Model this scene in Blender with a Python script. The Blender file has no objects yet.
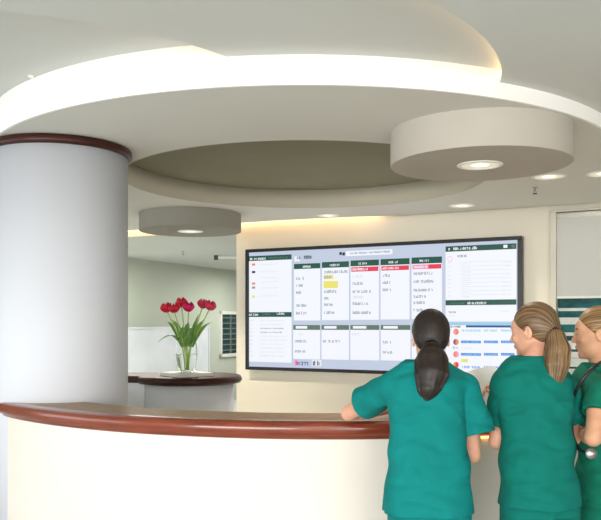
import bpy, bmesh, math, random
import numpy as np
from mathutils import Vector, Matrix
random.seed(7)
SC = bpy.context.scene; COL = SC.collection
F = 780.0; HY = 322.0; CZ = 1.55
PI = math.pi

# ------------------------------------------------------------ materials
def lin(c):
    return tuple(((x/255)/12.92 if x/255 <= .04045 else ((x/255+.055)/1.055)**2.4) for x in c)
MATS = {}
def mat(name, rgb, rough=.6, metal=0, spec=.5, coat=0, trans=0, ior=1.45, emit=None, es=0,
        noise=None, bump=None, sss=0, alpha=1, cloth=0):
    if name in MATS: return MATS[name]
    m = bpy.data.materials.new(name); m.use_nodes = True; MATS[name] = m
    nt = m.node_tree; b = nt.nodes['Principled BSDF']
    c = lin(rgb)+(1,)
    b.inputs['Base Color'].default_value = c
    b.inputs['Roughness'].default_value = rough
    b.inputs['Metallic'].default_value = metal
    b.inputs['Specular IOR Level'].default_value = spec
    b.inputs['Coat Weight'].default_value = coat
    b.inputs['Coat Roughness'].default_value = .12
    b.inputs['Transmission Weight'].default_value = trans
    b.inputs['IOR'].default_value = ior
    if sss:
        b.inputs['Subsurface Weight'].default_value = sss
        b.inputs['Subsurface Radius'].default_value = (.02, .008, .004)
    if emit:
        b.inputs['Emission Color'].default_value = lin(emit)+(1,)
        b.inputs['Emission Strength'].default_value = es
    tc = nt.nodes.new('ShaderNodeTexCoord')
    if noise:   # (scale xyz, amount, detail, second rgb)
        sc_, rgb2, det = noise
        mp = nt.nodes.new('ShaderNodeMapping'); mp.inputs['Scale'].default_value = sc_
        nz = nt.nodes.new('ShaderNodeTexNoise'); nz.inputs['Scale'].default_value = 1; nz.inputs['Detail'].default_value = det
        cr = nt.nodes.new('ShaderNodeValToRGB')
        cr.color_ramp.elements[0].position = .32; cr.color_ramp.elements[1].position = .68
        cr.color_ramp.elements[0].color = c; cr.color_ramp.elements[1].color = lin(rgb2)+(1,)
        nt.links.new(tc.outputs['Object'], mp.inputs['Vector']); nt.links.new(mp.outputs[0], nz.inputs['Vector'])
        nt.links.new(nz.outputs['Fac'], cr.inputs['Fac']); nt.links.new(cr.outputs[0], b.inputs['Base Color'])
    if bump:    # (scale xyz, strength, distance)
        sc_, st, ds = bump
        mp = nt.nodes.new('ShaderNodeMapping'); mp.inputs['Scale'].default_value = sc_
        if cloth: mp.vector_type = 'POINT'; mp.inputs['Rotation'].default_value = (0, .75, 0)
        nz = nt.nodes.new('ShaderNodeTexNoise'); nz.inputs['Scale'].default_value = 1; nz.inputs['Detail'].default_value = 1.0 if cloth else 3; nz.inputs['Distortion'].default_value = .6 if cloth else 0
        bp = nt.nodes.new('ShaderNodeBump'); bp.inputs['Strength'].default_value = st; bp.inputs['Distance'].default_value = ds
        nt.links.new(tc.outputs['Object'], mp.inputs['Vector']); nt.links.new(mp.outputs[0], nz.inputs['Vector'])
        nt.links.new(nz.outputs['Fac'], bp.inputs['Height']); nt.links.new(bp.outputs[0], b.inputs['Normal'])
    return m

plaster = dict(rough=.9, spec=.1)
M_CEIL = mat('ceiling_paint', (214, 215, 210), **plaster, noise=((1.2,1.2,1.2), (211,212,207), 2), bump=((60,60,60), .05, .002))
M_SOFF = mat('soffit_paint', (220, 219, 211), **plaster, noise=((1.5,1.5,1.5), (217,216,208), 2), bump=((60,60,60), .05, .002))
M_FASC = mat('fascia_paint', (248, 247, 243), **plaster, noise=((2,2,2), (246,245,241), 2))
M_DOME = mat('recess_shade_paint', (146, 143, 122), **plaster, noise=((2,2,2), (142,139,118), 2))  # dark tone holds the shade on top of the round recess
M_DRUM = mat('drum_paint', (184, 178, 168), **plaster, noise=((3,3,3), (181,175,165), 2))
M_BEIGE = mat('beige_wall_paint', (232, 226, 211), **plaster, noise=((1,1,1), (229,223,207), 2), bump=((80,80,80), .05, .002))
M_GREEN = mat('pale_green_wall_paint', (198, 203, 188), **plaster, noise=((.5,.5,.5), (194,200,185), 2))
M_FARCEIL = mat('far_ceiling_tile', (205, 208, 200), **plaster, noise=((.4,.4,.4), (214,216,210), 2))
M_FLOOR = mat('floor_vinyl', (206, 208, 206), rough=.45, noise=((5,5,5), (200,202,200), 4))
M_COL = mat('column_laminate', (202, 205, 212), rough=.55, spec=.3, noise=((1,1,1), (199,202,209), 2))
M_MAHO = mat('mahogany_edge', (136, 62, 36), rough=.28, coat=.5, noise=((6,6,60), (108,44,25), 4))
M_DKWOOD = mat('dark_mahogany', (64, 30, 22), rough=.42, spec=.3, coat=.08, noise=((8,8,60), (52,24,17), 4))
M_LEDGE = mat('ledge_laminate', (164, 136, 104), rough=.5, coat=.0, noise=((25,25,25), (150,122,92), 4))
M_PANEL = mat('cream_desk_panel', (224, 217, 208), rough=.6, spec=.25, noise=((2,2,2), (221,214,204), 2))
M_WHITE = mat('white_laminate', (242, 244, 247), rough=.5, noise=((3,3,3), (238,241,244), 2))
M_BLACK = mat('black_plastic', (22, 24, 30), rough=.35, noise=((30,30,30), (18,19,24), 2))
M_METAL = mat('brushed_metal', (190, 190, 188), rough=.3, metal=1, noise=((40,40,40), (170,170,170), 2))
M_TRIM = mat('white_trim', (235, 235, 228), rough=.5, noise=((20,20,20), (230,230,222), 2))
M_REFL = mat('downlight_reflector', (235, 232, 215), rough=.4, emit=(255,246,222), es=.4, noise=((40,40,40), (200,198,180), 4))
M_LAMP = mat('downlight_lamp', (255,250,235), emit=(255,246,225), es=1.3, noise=((5,5,5), (250,245,230), 1))
M_LEDW = mat('warm_led', (255,220,170), emit=(255,214,160), es=9, noise=((5,5,5), (250,215,165), 1))
M_BLIND = mat('roller_blind_fabric', (206, 207, 201), rough=.85, noise=((200,200,200), (200,201,195), 2), bump=((300,300,300), .1, .001))
M_TEAL_GL = mat('teal_window_glass', (40, 118, 116), rough=.5, spec=.2, noise=((5,5,12), (26,70,74), 3))
M_SLAT = mat('white_slat', (226, 228, 224), rough=.5, noise=((9,9,9), (205,208,205), 2))
M_SHADEGL = mat('dark_window_glass', (44, 62, 62), rough=.4, noise=((5,5,9), (58,78,76), 3))
M_PARTN = mat('frosted_partition', (228, 232, 236), rough=.5, noise=((1.5,1.5,1.5), (205,210,212), 2))
M_SCRUB1 = mat('teal_scrub_cotton', (14, 122, 119), rough=.85, spec=.15, noise=((9,9,5), (12,113,110), 3), bump=((6,6,12), .75, .05), cloth=1)
M_SCRUB2 = mat('green_teal_scrub_cotton', (12, 110, 99), rough=.85, spec=.15, noise=((9,9,5), (10,101,91), 3), bump=((6,6,12), .75, .05), cloth=1)
M_SCRUB3 = mat('deep_green_scrub_cotton', (18, 110, 88), rough=.85, spec=.15, noise=((9,9,5), (15,100,80), 3), bump=((6,6,12), .75, .05), cloth=1)
M_SKIN = mat('skin', (216, 166, 140), rough=.5, spec=.3, sss=.15, noise=((22,22,22), (206,152,126), 3))
M_SKIN3 = mat('skin_tan', (208, 160, 128), rough=.5, spec=.3, sss=.15, noise=((22,22,22), (198,148,118), 3))
M_LIPS = mat('lips', (186, 104, 96), rough=.4, noise=((60,60,60), (176,96,90), 2))
M_EYE = mat('eye_white', (235,232,228), rough=.2, noise=((60,60,60), (230,226,222), 2))
M_IRIS = mat('iris', (60,48,38), rough=.2, noise=((90,90,90), (40,32,26), 2))
def hairmat(name, c1, c2, rough=.42, hi=None):
    m = mat(name, c1, rough=rough, spec=.45); nt = m.node_tree; b = nt.nodes['Principled BSDF']
    at_ = nt.nodes.new('ShaderNodeAttribute'); at_.attribute_name = 'strand'
    nz = nt.nodes.new('ShaderNodeTexNoise'); nz.inputs['Scale'].default_value = 1; nz.inputs['Detail'].default_value = 4
    cr = nt.nodes.new('ShaderNodeValToRGB'); e = cr.color_ramp.elements
    e[0].position = .36; e[1].position = .66; e[0].color = lin(c2)+(1,); e[1].color = lin(c1)+(1,)
    bp = nt.nodes.new('ShaderNodeBump'); bp.inputs['Strength'].default_value = .5; bp.inputs['Distance'].default_value = .003
    nt.links.new(at_.outputs['Vector'], nz.inputs['Vector']); nt.links.new(nz.outputs['Fac'], cr.inputs['Fac'])
    nt.links.new(cr.outputs[0], b.inputs['Base Color']); nt.links.new(nz.outputs['Fac'], bp.inputs['Height']); nt.links.new(bp.outputs[0], b.inputs['Normal'])
    return m
M_HAIR1 = hairmat('dark_brown_hair', (44, 32, 27), (20, 14, 12), .45)
M_HAIR2 = hairmat('light_brown_hair', (144, 114, 78), (60, 44, 32))
M_HAIR3 = hairmat('dark_blonde_hair', (172, 136, 88), (80, 58, 38))
def strand_attr(o, fn):
    me = o.data; n = len(me.vertices); co = np.empty(n*3); me.vertices.foreach_get('co', co); co = co.reshape(-1,3)
    A = me.attributes.new('strand', 'FLOAT_VECTOR', 'POINT'); A.data.foreach_set('vector', fn(co).astype(np.float32).ravel())
M_SHOE = mat('white_shoe', (225,225,222), rough=.5, noise=((20,20,20), (215,215,212), 2))
M_PAPER = mat('paper', (244,243,238), rough=.8, noise=((30,30,30), (240,239,234), 2))
M_GLASS = mat('vase_glass', (252,254,253), rough=.02, trans=1, ior=1.12, noise=((3,3,3), (250,253,251), 1))
M_WATER = mat('vase_water', (250,253,246), rough=.02, trans=1, ior=1.06, noise=((3,3,3), (247,251,243), 1))
M_STEM = mat('tulip_stem', (192, 218, 112), rough=.5, noise=((40,40,20), (168,202,88), 2))
M_LEAF = mat('tulip_leaf', (134, 176, 92), rough=.5, noise=((60,60,8), (98,146,70), 3))
M_PET = [mat('crimson_petal', (226, 28, 66), rough=.5, sss=.1, noise=((60,60,20), (200,14,50), 3)),
         mat('magenta_petal', (236, 30, 112), rough=.5, sss=.1, noise=((60,60,20), (196,10,80), 3)),
         mat('pink_petal', (234, 70, 108), rough=.5, sss=.1, noise=((60,60,20), (196,30,70), 3))]

# ------------------------------------------------------------ object helpers
def tag(o, label=None, cat=None, group=None, kind=None):
    if label: o['label'] = label
    if cat: o['category'] = cat
    if group: o['group'] = group
    if kind: o['kind'] = kind
    return o
def empty(name, loc, label, cat, group=None, rz=0):
    o = bpy.data.objects.new(name, None); COL.objects.link(o)
    o.location = loc; o.rotation_euler = (0,0,rz); o.empty_display_size = .1
    return tag(o, label, cat, group)
def link(name, me, mats, parent=None, loc=None):
    o = bpy.data.objects.new(name, me); COL.objects.link(o)
    if not isinstance(mats, (list, tuple)): mats = [mats]
    for m in mats: me.materials.append(m)
    if parent: o.parent = parent
    if loc is not None: o.location = loc
    return o
def from_pd(name, V, Fc, mats, parent=None, off=(0,0,0), smooth=False, fm=None):
    me = bpy.data.meshes.new(name)
    me.from_pydata([(v[0]-off[0], v[1]-off[1], v[2]-off[2]) for v in V], [], Fc)
    if smooth: me.polygons.foreach_set('use_smooth', [True]*len(me.polygons))
    if fm:
        for p, k in zip(me.polygons, fm): p.material_index = k
    me.update()
    return link(name, me, mats, parent, off if parent is None else None)
class MB:
    def __init__(s): s.bm = bmesh.new(); s.mi = 0
    def box(s, x0,y0,z0, x1,y1,z1, M=None):
        vs = [s.bm.verts.new((x,y,z)) for z in (z0,z1) for x,y in ((x0,y0),(x1,y0),(x1,y1),(x0,y1))]
        if M:
            for v in vs: v.co = M @ v.co
        for q in ((0,3,2,1),(4,5,6,7),(0,1,5,4),(1,2,6,5),(2,3,7,6),(3,0,4,7)):
            f = s.bm.faces.new([vs[i] for i in q]); f.material_index = s.mi
    def lathe(s, prof, cx=0, cy=0, n=48, closed=False, M=None, smooth=True):
        rings = []
        for r, z in prof:
            if r < 1e-6: rings.append([s.bm.verts.new((cx,cy,z))]); continue
            rings.append([s.bm.verts.new((cx+r*math.cos(2*PI*i/n), cy+r*math.sin(2*PI*i/n), z)) for i in range(n)])
        prs = list(zip(rings, rings[1:]))
        if closed: prs.append((rings[-1], rings[0]))
        for a, b in prs:
            for i in range(n):
                j = (i+1) % n
                if len(a) == 1 and len(b) == 1: continue
                if len(a) == 1: vs = [a[0], b[j], b[i]]
                elif len(b) == 1: vs = [a[i], a[j], b[0]]
                else: vs = [a[i], a[j], b[j], b[i]]
                f = s.bm.faces.new(vs); f.smooth = smooth; f.material_index = s.mi
        if M:
            for r in rings:
                for v in r: v.co = M @ v.co
    def tube(s, pts, rad, n=10):
        pts = [Vector(p) for p in pts]
        if not isinstance(rad, (list,tuple)): rad = [rad]*len(pts)
        rings = []; up = Vector((.13,.21,1)).normalized()
        for i, p in enumerate(pts):
            t = (pts[min(i+1,len(pts)-1)] - pts[max(i-1,0)]).normalized()
            a = t.cross(up)
            if a.length < 1e-3: a = t.cross(Vector((1,0,0)))
            a.normalize(); b = t.cross(a)
            rings.append([s.bm.verts.new(p+(a*math.cos(2*PI*k/n)+b*math.sin(2*PI*k/n))*rad[i]) for k in range(n)])
        for A, B in zip(rings, rings[1:]):
            for k in range(n):
                f = s.bm.faces.new([A[k],A[(k+1)%n],B[(k+1)%n],B[k]]); f.smooth = True; f.material_index = s.mi
        s.bm.faces.new(rings[0][::-1]); s.bm.faces.new(rings[-1])
    def done(s, name, mats, parent=None, loc=None, bev=0, off=None):
        bmesh.ops.recalc_face_normals(s.bm, faces=s.bm.faces)
        if off: bmesh.ops.translate(s.bm, verts=s.bm.verts, vec=(-off[0],-off[1],-off[2]))
        me = bpy.data.meshes.new(name); s.bm.to_mesh(me); s.bm.free()
        o = link(name, me, mats, parent, loc if loc else (off if (off and not parent) else None))
        if bev:
            b = o.modifiers.new('bevel', 'BEVEL'); b.width = bev; b.segments = 3; b.limit_method = 'ANGLE'
        return o
def slab(name, outlines, z0, z1, m, side=None, parent=None):
    """flat plate between z0 and z1 from closed 2D outlines, the later ones cut holes"""
    cu = bpy.data.curves.new(name, 'CURVE'); cu.dimensions = '2D'; cu.fill_mode = 'BOTH'
    for pts in outlines:
        sp = cu.splines.new('POLY'); sp.points.add(len(pts)-1); sp.use_cyclic_u = True
        for p, q in zip(sp.points, pts): p.co = (q[0], q[1], 0, 1)
    cu.extrude = (z1-z0)/2
    ob = bpy.data.objects.new(name+'_tmp', cu); COL.objects.link(ob)
    dg = bpy.context.evaluated_depsgraph_get()
    me = bpy.data.meshes.new_from_object(ob.evaluated_get(dg)); COL.objects.unlink(ob)
    bpy.data.objects.remove(ob)
    me.transform(Matrix.Translation((0,0,(z0+z1)/2)))
    me.materials.clear()
    o = link(name, me, [m, side or m], parent)
    for p in me.polygons: p.material_index = 0 if abs(p.normal.z) > .5 else 1
    return o
def arc(cx, cy, r, a0, a1, n):
    return [(cx+r*math.cos(math.radians(a0+(a1-a0)*i/n)), cy+r*math.sin(math.radians(a0+(a1-a0)*i/n))) for i in range(n+1)]
def circ(cx, cy, r, n=128): return arc(cx, cy, r, 0, 360, n)[:-1]
def struct(o): o['kind'] = 'structure'; return o

# ------------------------------------------------------------ ceiling system
SX, SY, SR = .026, 5.51, 2.05      # soffit disc
Z0 = 2.60
# display wall line
WA = Vector((-.60, 8.53)); WE = Vector((2.64,-1.36)).normalized(); WN = Vector((WE.y, -WE.x))
if WN.y > 0: WN = -WN
def W2(s, off): p = WA + WE*s + WN*off; return (p.x, p.y)
def W3(s, off, z): p = WA + WE*s + WN*off; return Vector((p.x, p.y, z))
WM = Matrix(((WE.x, WN.x, 0, WA.x), (WE.y, WN.y, 0, WA.y), (0,0,1,0), (0,0,0,1)))   # local x along wall, y out towards the room
def px2w(px, py, off=0.0):
    u = (px-300)/F
    p = WA + WN*off
    s = (u*p.y - p.x)/(WE.x - u*WE.y)
    d = p.y + s*WE.y
    return s, CZ-(py-HY)*d/F
front = [(-6,4.62)] + arc(SX, SY, SR, 180+22, 360-22, 90) + [(6,4.62)]
back = [W2(6.6,.02), W2(1.8,.02), W2(1.7,.05), W2(1.4,.12), W2(1.0,.19), W2(.5,.235), W2(-.5,.25), W2(-6,.25)]
struct(slab('ceiling', [front+back, circ(.03, 5.84, 1.34)], Z0, 2.80, M_SOFF, M_SOFF))
# bright curved fascia band along the soffit front
def strip(pts, z0, z1, name, m):
    V = []; Fc = []
    for i, (x, y) in enumerate(pts):
        V += [(x,y,z0), (x,y,z1)]
        if i: Fc.append((2*i-2, 2*i, 2*i+1, 2*i-1))
    return V, Fc
outer = [(-6,4.612)] + arc(SX, SY, SR+.012, 180+22, 360-22, 90) + [(6,4.612)]
inner = [(6,4.628)] + arc(SX, SY, SR-.004, 360-22, 180+22, 90) + [(-6,4.628)]
fa = struct(slab('trim_1', [outer+inner], Z0-.0005, 2.84, M_FASC))
for p in fa.data.polygons: p.use_smooth = False
# inner ring of the round recess, and its lid with shade put into the colour
b = MB(); b.lathe([(1.345,Z0+.0),(1.333,Z0),(1.333,2.765),(1.345,2.765)], .03, 5.84, 160, closed=True)
struct(b.done('trim_2', mat('recess_rim_paint', (198,193,176), **plaster, noise=((2,2,2),(195,190,173),2))))
struct(slab('ceiling', [circ(.03,5.84,1.345)], 2.765, 2.79, M_DOME))
near = [(-6,-2.6),(6,-2.6),(6,4.612)] + arc(SX, SY, SR+.006, 360-22, 180+22, 90) + [(-6,4.612)]
MXc, MYc, MRc = -.73, 3.95, 1.695
LXc, LYc, LRc = -1.45, 4.38, 1.44
def cut_near(c):   # keep hole outlines on the near side of the soffit fascia
    out = []
    for x, y in c:
        dx, dy = x-SX, y-SY; r = math.hypot(dx, dy)
        if r < SR+.006 and y < SY:
            k = (SR+.0065)/max(r,1e-6); x, y = SX+dx*k, SY+dy*k
        if y > 4.60: y = 4.60
        out.append((x, y))
    return out
def near_minus(cx, cy, cr):
    """near region with circle removed; circle crosses the fascia so trace one outline"""
    fas = [(6,4.612)] + arc(SX, SY, SR+.006, 360-22, 180+22, 400) + [(-6,4.612)]
    ins = [math.hypot(x-cx, y-cy) < cr for x, y in fas]
    i0 = ins.index(True); i1 = len(ins)-1-ins[::-1].index(True)
    pa, pb = fas[i0], fas[i1]
    a0 = math.degrees(math.atan2(pa[1]-cy, pa[0]-cx)); a1 = math.degrees(math.atan2(pb[1]-cy, pb[0]-cx))
    # go clockwise (via the near side) from pa to pb
    while a1 > a0: a1 -= 360
    return [(-6,-2.6),(6,-2.6)] + fas[:i0] + arc(cx, cy, cr, a0, a1, 140) + fas[i1+1:]
struct(slab('ceiling', [near_minus(MXc, MYc, MRc)], 2.675, 2.690, M_CEIL))
struct(slab('ceiling', [near_minus(LXc, LYc, LRc)], 2.733, 2.745, M_CEIL))
struct(slab('ceiling', [near], 2.797, 2.82, M_CEIL))
struct(slab('ceiling', [[(-7,-2.7),(7,-2.7),(9,24),(-9,24)]], 2.95, 3.0, M_CEIL))
# warm strips lying on the lips of the two upper recesses and in the wall cove
def ledstrip(name, cx, cy, r, a0, a1, z, label, h=.012, w=.02):
    o = slab(name, [arc(cx,cy,r,a0,a1,80)+arc(cx,cy,r+w,a1,a0,80)], z, z+h, M_LEDW)
    return tag(o, label, 'light strip')
ledstrip('light_strip', MXc, MYc, MRc+.03, -75, -5, 2.6905, 'warm light strip glowing along the right edge of the round upper ceiling recess')
ledstrip('light_strip', LXc, LYc, LRc+.03, -75, -42, 2.7455, 'warm light strip hidden behind the curved ceiling edge at the upper left')
# far room bulkhead and ceiling
struct(slab('ceiling', [[W2(-9,-.10), W2(-.16,-.10), W2(-.16,-.22), W2(7,-.22), W2(7,-14), W2(-9,-14)]], 2.575, 2.9, M_FARCEIL, M_BEIGE))
b = MB()
b.box(-3.0, -.065, 2.668, 1.55, -.045, 2.680, WM); b.box(-3.0, -.10, 2.680, 1.55, -.04, 2.684, WM)
tag(b.done('light_strip', M_LEDW), 'warm light strip in the ceiling cove above the wall display', 'light strip')

# ------------------------------------------------------------ walls and floor
struct(slab('floor', [[(-14,-14),(14,-14),(9,24),(-9,24)]], -.05, 0, M_FLOOR))  # stretch far behind the camera is added to bounce light onto the ceilings
sL, _ = px2w(236.5, 300, -.10)
sR, _ = px2w(551, 300, -.10)
b = MB(); b.box(sL, -.22, 0, sR, -.10, 2.93, WM); b.box(sR, -.22, 0, sR+2.2, -.10, .75, WM); b.box(sR, -.22, 2.55, sR+2.2, -.10, 2.93, WM)
b.box(sR+2.0, -.22, .75, 7, -.10, 2.55, WM)
struct(b.done('wall_back', M_BEIGE))
# far green wall
GA = Vector((-2.75, 12.4)); GE = Vector((1.45, 3.2)).normalized(); GN = Vector((GE.y, -GE.x))
GM = Matrix(((GE.x, GN.x, 0, GA.x), (GE.y, GN.y, 0, GA.y), (0,0,1,0), (0,0,0,1)))
b = MB(); b.box(-5, -.15, 0, 9, 0, 2.95, GM); struct(b.done('wall_far', M_GREEN))
b = MB(); b.box(-7.1,-2.7,0,-7,24,3.0); struct(b.done('wall_left', M_GREEN))
b = MB(); b.box(7,-2.7,0,7.1,24,3.0); struct(b.done('wall_right', M_BEIGE))
b = MB(); b.box(-9,20,0,9,20.1,3.0); struct(b.done('wall_end', M_GREEN))
# far window in the green wall
def g_at(px):
    u = (px-300)/F; return (u*GA.y-GA.x)/(GE.x-u*GE.y)
g0, g1 = g_at(219), g_at(240)
fw = MB(); z0, z1 = .87, 1.76
for a in ((g0,z0,g0+.045,z1),(g1-.06,z0,g1,z1),(g0,z0,g1,z0+.06),(g0,z1-.06,g1,z1)):
    fw.box(a[0], .0, a[1], a[2], .05, a[3], GM)
win2 = struct(fw.done('window_2', M_TRIM))
b = MB(); b.box(g0+.06, .005, z0+.06, g1-.06, .012, z1-.06, GM); b.done('pane', M_SHADEGL, win2)
b = MB()
for k in range(7):
    z = z0+.12+k*.105; b.box(g0+.06, .014, z, g1-.06, .03, z+.022, GM)
b.box((g0+g1)/2-.02, .012, z0+.06, (g0+g1)/2+.01, .034, z1-.06, GM)
b.done('louvre', mat('louvre_grey', (118,136,132), rough=.6, noise=((5,5,5),(108,126,122),2)), win2)
# low pale partition in front of green wall
q0, q1 = g_at(60), g_at(197)
root = empty('privacy_screen', (GM @ Vector(((q0+q1)/2, .25, 0))), 'long low pale grey partition screen along the green wall behind the tulips', 'partition')
GL = Matrix.Translation(-root.location) @ GM
b = MB(); b.box(q0+.04, .23, .12, q1-.04, .26, 1.44, GL); b.done('panel', M_PARTN, root)
for x in (q0, q1-.02):
    b = MB(); b.box(x, .22, 0, x+.02, .27, 1.47, GL); b.done('post', M_PARTN, root)
b = MB(); b.box(q0+.04, .22, 1.44, q1-.04, .27, 1.47, GL); b.done('top_rail', M_PARTN, root)

# right window: frame, glass, slats, roller blind
wr = px2w(650, 300, -.1)[0]
fz0, fz1 = .80, 2.55
b = MB()
b.box(sR, -.16, fz0-.04, sR+.05, -.06, fz1, WM); b.box(wr, -.16, fz0-.04, wr+.05, -.06, fz1, WM)
b.box(sR, -.18, fz0-.06, wr+.05, -.03, fz0, WM); b.box(sR, -.16, fz1, wr+.05, -.06, fz1+.02, WM)
win1 = struct(b.done('window_1', mat('window_frame_paint', (216,212,198), rough=.6, noise=((5,5,5),(212,208,194),2)), bev=.004))
b = MB(); b.box(sR+.05, -.20, fz0, wr, -.19, fz1, WM); b.done('pane', M_TEAL_GL, win1)
vb = empty('venetian_blind', W3((sR+wr)/2, -.12, fz0), 'white horizontal slats over the teal window at the right edge, below the roller blind', 'blind')
VL = Matrix.Translation(-vb.location) @ WM
def wz(py): return px2w(577, py, -.12)[1]
for (y0, y1) in ((308,311),(317.5,324.5),(332.5,336),(341,349.5),(352,358),(358.5,367),(369,378),(380,389),(392,400)):
    b = MB(); zz0, zz1 = wz(y1), wz(y0)
    b.box(sR+.055, -.150, zz0, wr-.005, -.142, zz1, VL)
    b.box(sR+.055, -.150, zz1-.006, wr-.005, -.105, zz1, VL)
    b.done('slat', M_SLAT, vb)
for f in (.55,.85):
    b = MB(); x = sR+.05+(wr-sR)*f; b.box(x, -.1415, wz(400), x+.006, -.1395, wz(299), VL); b.done('cord', M_TRIM, vb)
rb = empty('roller_blind', W3((sR+wr)/2, -.09, wz(297.5)), 'pale grey roller blind pulled halfway down at the far right', 'blind')
RL = Matrix.Translation(-rb.location) @ WM
b = MB(); b.box(sR+.052, -.098, wz(297.5), wr-.002, -.094, fz1-.03, RL); b.done('fabric', M_BLIND, rb)
b = MB(); b.box(sR+.052, -.104, wz(298.5), wr-.002, -.088, wz(296), RL); b.done('bottom_bar', M_TRIM, rb, bev=.003)
b = MB(); b.tube([RL @ Vector((sR+.052,-.10,fz1-.03)), RL @ Vector((wr-.002,-.10,fz1-.03))], .026, 16); b.done('roller', M_TRIM, rb)

# ------------------------------------------------------------ wall display
TZ0, TZ1, TW = 1.030, 2.343, 2.97
tv = empty('wall_display', W3(TW/2, -.10, TZ0), 'huge wide black-framed wall display showing a patient status board', 'display')
TL = Matrix.Translation(-tv.location) @ WM
b = MB(); B = .034
for a in ((0,TZ0,TW,TZ0+B),(0,TZ1-B,TW,TZ1),(0,TZ0+B,B,TZ1-B),(TW-B*1.25,TZ0+B,TW,TZ1-B)):
    b.box(a[0],-.08,a[1],a[2],0,a[3],TL)
b.done('frame', M_BLACK, tv, bev=.004)
b = MB(); b.box(.02,-.10,TZ0+.02,TW-.02,-.03,TZ1-.02,TL); b.done('back_cover', M_BLACK, tv)
def em(name, rgb, s=1.0): return mat('screen_'+name, (10,10,10), rough=.35, spec=.3, emit=rgb, es=s*1.08, noise=((1,1,1),(10,10,10),0))
SMATS = [em('bluegrey',(196,206,226)), em('white',(244,247,254)), em('green',(28,84,70)), em('pale',(232,236,246)),
         em('text',(150,156,172)), em('red',(232,60,84)), em('yellow',(238,226,110)), em('navy',(40,80,150)),
         em('blue',(70,140,226)), em('cyan',(150,206,236)), em('orange',(240,140,70)), em('purple',(120,90,150)),
         em('greygreen',(96,118,104)), em('pink',(246,150,190)), em('dark',(50,56,72)), em('faint',(222,227,236)), em('black',(30,36,40))]
I = dict(bg=0,white=1,green=2,pale=3,text=4,red=5,yellow=6,navy=7,blue=8,cyan=9,orange=10,purple=11,gg=12,pink=13,dark=14,faint=15,black=16)
sb = MB()
def srect(s0, z0, s1, z1, c, lay):
    sb.mi = I[c]; y = -.028 + lay*.0006
    vs = [sb.bm.verts.new(TL @ Vector((s, y, z))) for s, z in ((s0,z0),(s1,z0),(s1,z1),(s0,z1))]
    f = sb.bm.faces.new(vs); f.material_index = I[c]
def R_(x0, y0, x1, y1, c, lay):      # photo pixel extents measured at the left edge of the rectangle
    s0, zt = px2w(x0, y0, -.028); _, zb = px2w(x0, y1, -.028); s1, _ = px2w(x1, y0, -.028)
    srect(s0, zb, s1, zt, c, lay)
def words(x, y, w, h=2.6, c='text', lay=3, dens=.75):
    """illegible small writing: letter-like strokes"""
    s0, z1 = px2w(x, y-h/2, -.028); _, z0 = px2w(x, y+h/2, -.028); s1, _ = px2w(x+w, y, -.028)
    s = s0; H = z1-z0; cw = H*.62
    while s < s1-cw*.5:
        k = random.random()
        t = H*.2
        if k < .1: s += cw*.6; continue
        if k < .8: srect(s, z0, s+t, z1 if random.random()<.4 else z0+H*.75, c, lay)
        if k > .3: srect(s+cw*.55, z0, s+cw*.55+t, z0+H*(.75 if random.random()<.7 else 1), c, lay)
        if random.random() < .7: srect(s, z0+H*.6, s+cw*.7, z0+H*.6+t, c, lay)
        if random.random() < .6: srect(s, z0, s+cw*.7, z0+t, c, lay)
        s += cw*1.05
srect(B-.005, TZ0+B-.005, TW-B*1.25+.005, TZ1-B+.005, 'bg', 0)
R_(247.5,256.3,291.6,361.5,'white',1)
R_(247.5,256.3,291.6,261.2,'green',2); words(250,259,16,2.4,'white',4)
words(268,258,20,2.2,'gg',4)
R_(247.5,312.3,291.6,317,'green',2); words(249,314.6,9,2.2,'white',4); words(262,314.2,8,2,'gg',4); words(277,313.6,7,2.2,'white',4)
for y, c in ((264.5,'orange'),(272,'dark'),(283.5,'orange'),(287.5,'text'),(296.5,'yellow')): 
    R_(252,y-1,255.3,y+1.2,c,3)
for y in (264.5,272,278,282,288,296): words(260, y, 18, 1.2,'faint',3)
for k in range(10):
    y = 320.5+k*3.9; words(249.5,y,4,1.5,'faint',3); words(260,y,22+random.random()*5,1.3,'faint' if k not in (2,3) else 'text',3)
# header line
R_(294.5,256.5,300,261.5,'white',1); words(296,257.8,4,3.2,'navy',4); words(304,257.2,8,3.4,'dark',4)
R_(339.5,252.2,342,255,'black',3); R_(342.5,252.5,345,255.5,'black',3)
R_(346,251.2,392.5,256.2,'white',2); words(350,253.2,40,2,'text',4)
cols = [(294,320.3,264,269.2),(322,349,262.2,268,),(350.6,379,260.6,266.4),(380.6,409.6,259.2,265.3),(411.6,442,257.6,264)]
txt = [[(278.5,8),(285.5,7),(292.5,7),(305.3,11),(313,10)],
       [(272,24),(277,7),(291.5,12),(298,5),(304.5,9),(312.5,10)],
       [(276.3,10),(283.5,11),(291.5,18),(297,10),(303.5,16),(312.5,19)],
       [(275.5,8),(282.5,8),(289.8,9)],
       [(273.5,18),(281.5,20),(290,20),(296.5,12),(302.5,11),(310,10)]]
for k, (x0, x1, h0, h1) in enumerate(cols):
    R_(x0,h0,x1,320.5-k*.35,'white',1); R_(x0,h0,x1,h1,'green',2)
    words(x0+8,(h0+h1)/2,9,2.3,'white',4)
    if k >= 2:
        R_(x0+.8,h1+.9,x1-.6,h1+5.4,'red',2); words(x0+2,h1+3,16 if k<4 else 14,2.4,'white',4)
        if k == 4: R_(x0+.8,h1+.9,x0+17,h1+5.4,'pink',3)
    for (y, w) in txt[k]: words(x0+2.2,y,w,3.0,'text' if w != 10 or k != 2 else 'faint',5)
R_(323.6,281.3,338,288.3,'yellow',3); R_(324,275.2,333.5,279.2,'yellow',3)
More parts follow.
